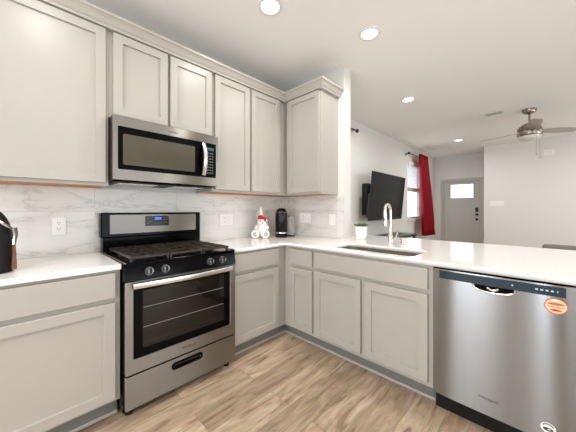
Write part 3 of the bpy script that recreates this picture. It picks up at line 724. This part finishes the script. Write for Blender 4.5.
for ang in (114, 234, -6):
    a = radians(ang); dirv = (Rv*cos(a)+Fv*sin(a)).normalized(); sd = Vector((-dirv.y, dirv.x, 0)); up = Vector((0, 0, 1))
    pit = radians(13); sdt = sd*cos(pit)-up*sin(pit)
    bm = new(); c0 = Vector((fx, fy, 2.425)); n = 14; top = []; bot = []
    for i in range(n+1):
        s = i/n; r = .146+.52*s; wd = .062+.012*sin(pi*min(1, s*1.1)) if s < .93 else .05
        nn = dirv.cross(sdt).normalized()
        for lst, q in ((top, .003), (bot, -.003)): lst.append((bm.verts.new(c0+dirv*r+sdt*wd+nn*q), bm.verts.new(c0+dirv*r-sdt*wd+nn*q)))
    for i in range(n):
        bm.faces.new((top[i][0], top[i][1], top[i+1][1], top[i+1][0])); bm.faces.new((bot[i][0], bot[i+1][0], bot[i+1][1], bot[i][1]))
        bm.faces.new((top[i][0], top[i+1][0], bot[i+1][0], bot[i][0])); bm.faces.new((top[i][1], bot[i][1], bot[i+1][1], top[i+1][1]))
    bm.faces.new((top[0][0], bot[0][0], bot[0][1], top[0][1])); bm.faces.new((top[-1][0], top[-1][1], bot[-1][1], bot[-1][0]))
    link('blade', bm, 'blade', t)
for k, (ox, ln) in enumerate(((-.02, .28), (.035, .33))):
    p = Vector((fx, fy, 2.33))+Rv*ox-Fv*.13
    bm = new(); tube(bm, [p, p-Vector((0, 0, ln))], .002, 6); ell(bm, p-Vector((0, 0, ln+.008)), (.006, .006, .012)); link('pull_chain', bm, 'nickel', t)

# ------------------------------------------------------------ television
t = thing('television', 'large black flat television tilted on the living room wall', 'television', (2.31, -.3, 1.04))
def tvp(u, s, off):       # s 0..1 bottom to top, off = towards wall
    nb = Vector((0, -.35, 1.040)); nt_ = Vector((0, -.43, 1.862)); q = nb.lerp(nt_, s); n = Vector((0, .82, .08)).normalized(); return Vector((u, q.y, q.z))+n*off
def tvbox(bm, u0, u1, s0, s1, o0, o1):
    vs = [bm.verts.new(tvp(u, s, o)) for o in (o0, o1) for u, s in ((u0, s0), (u1, s0), (u1, s1), (u0, s1))]
    for f in ((0, 3, 2, 1), (4, 5, 6, 7), (0, 1, 5, 4), (1, 2, 6, 5), (2, 3, 7, 6), (3, 0, 4, 7)): bm.faces.new([vs[i] for i in f])
bm = new(); tvbox(bm, 1.60, 3.02, 0, 1, 0, .018); tvbox(bm, 1.62, 3.0, .06, .55, .018, .06); link('housing', bm, 'rod', t)
bm = new(); tvbox(bm, 1.612, 3.008, .02, .985, -.002, -.0004); link('screen', bm, 'tv', t)
bm = new(); box(bm, 1.83, 2.75, WY-.10, WY-.0005, 1.13, 1.69, .003); box(bm, 2.2, 2.24, -.31, WY-.10, 1.4, 1.5); box(bm, 2.36, 2.4, -.31, WY-.10, 1.4, 1.5); link('wall_mount', bm, 'rod', t)

# curtain rods, curtain, blind
def rod(x0, x1, label, fin=(True, True)):
    t = thing('curtain_rod', label, 'curtain rod', ((x0+x1)/2, WY-.1, 2.53))
    bm = new(); cyl(bm, (x0, WY-.10, 2.53), (x1, WY-.10, 2.53), .011); link('pole', bm, 'rod', t, True)
    for x in (x0, x1):
        bm = new(); ell(bm, (x+(-.02 if x == x0 else .02), WY-.10, 2.53), (.035, .03, .03)); link('finial', bm, 'rod', t, True)
    for x in (x0+.06, x1-.06):
        bm = new(); cyl(bm, (x, WY-.0005, 2.53), (x, WY-.0895, 2.53), .008); cyl(bm, (x, WY-.0005, 2.53), (x, WY-.006, 2.53), .025); link('bracket', bm, 'rod', t, True)
rod(3.86, 5.05, 'black curtain rod holding the red curtain above the far window')
rod(.30, 1.46, 'black curtain rod end sticking out from behind the short wall')
bm = new(); n = 90; rows = 14; G = []
for j in range(rows+1):
    z = 2.575-(2.575-.58)*j/rows; fl = j/rows; row = []
    xa = 4.32+.12*fl; xb = 4.92+.18*fl
    for i in range(n+1):
        s = i/n; row.append(bm.verts.new((xa+(xb-xa)*s, WY-.175-.045*fl-(.042+.020*fl)*sin(s*2*pi*5+.6*sin(3*fl))-.08*fl*s*s, z)))
    G.append(row)
for j in range(rows):
    for i in range(n): bm.faces.new((G[j][i], G[j][i+1], G[j+1][i+1], G[j+1][i]))
co = link('curtain', bm, 'curtain', None, True); md = co.modifiers.new('thick', 'SOLIDIFY'); md.thickness = .003
tag(co, 'long crimson satin curtain hanging at the far living room window', 'curtain')
t = thing('window_blind', 'white horizontal blind pulled up over the top of the window', 'blind', (4.67, WY-.02, 2.0))
bm = new(); box(bm, WIN[0]+.01, WIN[1]-.01, WY-.03, WY+.03, 2.30, 2.385, .005); link('valance', bm, 'vinyl', t)
for k in range(14):
    bm = new(); z = 2.28-.036*k; box(bm, WIN[0]+.02, WIN[1]-.02, WY+.0, WY+.045, z-.0035, z+.0035); link('slat', bm, 'vinyl', t)
bm = new(); box(bm, WIN[0]+.02, WIN[1]-.02, WY, WY+.045, 1.71, 1.77, .004); link('bottom_rail', bm, 'plushg', t)

# console table
t = thing('console_table', 'low black console table against the wall under the television', 'table', (2.67, -.4, 0))
bm = new(); box(bm, 2.15, 3.16, -.60, -.18, .70, .75, .004); link('tabletop', bm, 'rod', t)
for x in (2.17, 3.10):
    for y in (-.58, -.24):
        bm = new(); box(bm, x, x+.04, y, y+.04, .0005, .6995, .002); link('leg', bm, 'rod', t)

# sofa
t = thing('sofa', 'taupe sofa with its back to the kitchen, behind the peninsula', 'sofa', (1.95, -3.4, 0))
bm = new(); box(bm, 1.46, 1.68, -4.5, -2.40, .12, .85, .035, 4); link('backrest', bm, 'sofa', t, True)
bm = new(); box(bm, 1.681, 2.38, -4.5, -2.40, .12, .32, .02, 3); link('base', bm, 'sofa', t, True)
for y0, y1 in ((-2.61, -2.40), (-4.5, -4.29)):
    bm = new(); box(bm, 1.681, 2.38, y0, y1, .3205, .60, .03, 3); link('arm', bm, 'sofa', t, True)
for y0, y1 in ((-3.445, -2.615), (-4.285, -3.45)):
    bm = new(); box(bm, 1.70, 2.39, y0, y1, .3205, .46, .035, 4); link('seat_cushion', bm, 'sofa', t, True)
for x in (1.5, 2.3):
    for y in (-4.45, -2.5):
        bm = new(); cyl(bm, (x, y, .0005), (x, y, .1195), .018, .025, 14); link('leg', bm, 'rod', t, True)

# ------------------------------------------------------------ potted succulent
px, py = .12, -1.02
t = thing('potted_plant', 'small succulent in a white ribbed pot on the peninsula', 'potted plant', (px, py, ZK1))
bm = new(); lathe(bm, (px, py, ZK1+.0005), [(0, 0), (.040, 0), (.046, .006), (.056, .05), (.060, .09), (.061, .135), (.058, .138), (.055, .134), (.052, .118), (0, .118)], 48, rib=lambda k, n: .025*cos(k/n*2*pi*16)); link('pot', bm, 'white', t, True)
bm = new(); lathe(bm, (px, py, ZK1), [(0, .122), (.048, .122), (.048, .119), (0, .119)]); link('soil', bm, 'soil', t)
for i in range(22):
    a = i*2.4; r = .008+.0016*i; tl = .35+.035*i
    d = Vector((cos(a)*sin(tl), sin(a)*sin(tl), cos(tl))); b0 = Vector((px+cos(a)*r*.5, py+sin(a)*r*.5, ZK1+.120)); ln = .055+.001*i
    bm = new(); tube(bm, [b0, b0+d*ln*.4, b0+d*ln*.75, b0+d*ln+Vector((0, 0, .004))], [.005, .010, .008, .001], 8); link('leaf', bm, 'leaf', t, True)

# ------------------------------------------------------------ coffee machine
cx_, cy_ = -.275, -.215
t = thing('coffee_machine', 'black domed capsule coffee machine in the counter corner', 'coffee machine', (cx_, cy_, ZK1))
fd = Vector((-.70, -.714, 0)).normalized(); sr = Vector((-fd.y, fd.x, 0)); sr = sr if sr.dot(Rv) > 0 else -sr
def cb(bm, a0, a1, b0, b1, z0, z1, bev=.003):   # a along facing dir, b along right
    vs = box(bm, a0, a1, b0, b1, z0, z1)
    for v in vs:
        x, y, z = v.co; v.co = Vector((cx_, cy_, 0))+fd*x+sr*y+Vector((0, 0, z))
bm = new(); lathe(bm, (cx_, cy_, ZK1), [(0, .02), (.064, .02), (.070, .03), (.071, .262), (.068, .285), (.056, .312), (.036, .328), (0, .334)], 36); link('body', bm, 'coffee', t, True)
bm = new(); c0 = Vector((cx_, cy_, ZK1))+fd*.055; lathe(bm, c0, [(0, .0005), (.066, .0005), (.068, .006), (.068, .026), (.062, .030), (0, .030)], 32); link('drip_tray', bm, 'coffee', t, True)
bm = new(); cb(bm, .030, .115, -.028, .028, ZK1+.165, ZK1+.265); bmesh.ops.bevel(bm, geom=list(bm.edges), offset=.012, segments=3, affect='EDGES'); link('brew_head', bm, 'coffee', t, True)
bm = new(); cyl(bm, c0+Vector((0, 0, .045))-fd*.0, c0+Vector((0, 0, .058)), .061, .061, 32); link('cup_grid', bm, 'steelh', t, True)['label'] = 'pale metal cup support band'
bm = new(); pts = [Vector((cx_, cy_, ZK1+.275))+fd*(.0725*cos(a))+sr*(.0725*sin(a))+Vector((0, 0, .012*cos(a))) for a in [radians(-55+11*i) for i in range(11)]]; tube(bm, pts, .003, 8); link('lever_band', bm, 'chrome', t, True)
tk = Vector((cx_, cy_, ZK1))+sr*.118-fd*.03
bm = new(); lathe(bm, tk, [(0, .016), (.042, .016), (.042, .235), (.040, .235), (.040, .02), (0, .02)], 28); link('water_tank', bm, 'tank', t, True)['label'] = 'clear plastic water tank'
bm = new(); lathe(bm, tk, [(0, .236), (.044, .236), (.044, .243), (0, .244)], 28); lathe(bm, tk, [(0, .0005), (.045, .0005), (.045, .015), (0, .0155)], 28); link('tank_lid', bm, 'coffee', t, True)

# ------------------------------------------------------------ plush figure with red bow
gx, gy = -.515, -.13
t = thing('plush_figure', 'white plush figure with a red bow sitting on the counter near the corner', 'plush toy', (gx, gy, ZK1))
gf = Vector((cam.location.x-gx, cam.location.y-gy, 0)).normalized(); gs = Vector((-gf.y, gf.x, 0)); gs = gs if gs.dot(Rv) > 0 else -gs
B3 = Matrix((gf, gs, Vector((0, 0, 1)))).transposed()
def G(a, b, z): return Vector((gx, gy, ZK1+z))+gf*a+gs*b
bm = new(); ell(bm, G(0, .01, .085), (.055, .055, .084), B3); link('body', bm, 'plush', t, True)
bm = new(); ell(bm, G(.01, .018, .175), (.052, .058, .056), B3); hd = link('head', bm, 'plush', t, True)
for s in (-.004, .040):
    bm = new(); ell(bm, G(.060, s, .190), (.005, .006, .007), B3); link('eye', bm, 'dark', hd, True)
bm = new(); ell(bm, G(.066, .018, .172), (.006, .009, .006), B3); link('nose', bm, 'dark', hd, True)
for (b, tl, m_) in ((-.030, -.25, 'plushg'), (.002, .06, 'plush')):
    bm = new(); rm = B3 @ Matrix.Rotation(tl, 3, 'X'); ell(bm, G(0, b, .275), (.016, .022, .070), rm); link('ear', bm, m_, hd, True)
bm = new(); ell(bm, G(.045, -.005, .232), (.016, .030, .020), B3 @ Matrix.Rotation(.5, 3, 'X')); ell(bm, G(.045, .035, .218), (.016, .028, .018), B3 @ Matrix.Rotation(-.5, 3, 'X')); ell(bm, G(.055, .013, .222), (.014, .012, .013), B3); ell(bm, G(.04, .05, .19), (.01, .010, .035), B3 @ Matrix.Rotation(.5, 3, 'X')); link('bow', bm, 'redcloth', t, True)
for b in (-.060, .050):
    bm = new(); cyl(bm, G(.02, b*.8, .05), G(.085, b, .048), .034, .046, 24); ft = link('foot', bm, 'plush', t, True)
    bm = new(); cyl(bm, G(.0852, b, .048), G(.0872, b, .048), .026, .026, 20); link('sole_patch', bm, 'plushg', ft, True)
for b in (-.055, .075):
    bm = new(); tube(bm, [G(.0, b*.8, .13), G(.03, b, .11), G(.05, b*.85, .09)], [.02, .018, .015], 10); link('arm', bm, 'plush', t, True)

# ------------------------------------------------------------ black bag at the left edge
t = thing('black_bag', 'black bag with silver buckle standing on the counter at the left edge', 'bag', (-2.53, -.36, ZK1))
bm = new(); n = 20; R = []
for j in range(13):
    s = j/12; z = ZK1+.001+.33*s; w_ = (.098+.014*s)*(1-.5*s**7); dp = .12*(1-.6*s**3)
    R.append([bm.verts.new((-2.525+(-.03*s*s)+w_*abs(cos(a))**.6*(1 if cos(a) > 0 else -1), -.37+dp*abs(sin(a))**.6*(1 if sin(a) > 0 else -1), z)) for a in [2*pi*i/28 for i in range(28)]])
for A, B in zip(R, R[1:]):
    for k in range(28): bm.faces.new((A[k], A[(k+1)%28], B[(k+1)%28], B[k]))
bm.faces.new(R[0][::-1]); bm.faces.new(R[-1]); link('body', bm, 'leather', t, True)
bm = new(); tube(bm, [(-2.50, -.500, ZK1+.285), (-2.465, -.498, ZK1+.255), (-2.435, -.47, ZK1+.225), (-2.425, -.455, ZK1+.215)], .007, 8); link('chain', bm, 'chrome', t, True)
bm = new(); tube(bm, [(-2.424, -.455, ZK1+.225), (-2.419, -.45, ZK1+.19), (-2.424, -.452, ZK1+.14)], [.012, .010, .007], 8); link('buckle', bm, 'chrome', t, True)
bm = new(); tube(bm, [(-2.424, -.45, ZK1+.14), (-2.423, -.45, ZK1+.09), (-2.424, -.452, ZK1+.03), (-2.424, -.452, ZK1+.012)], [.006, .008, .011, .010], 8); link('tassel', bm, 'brownl', t, True)
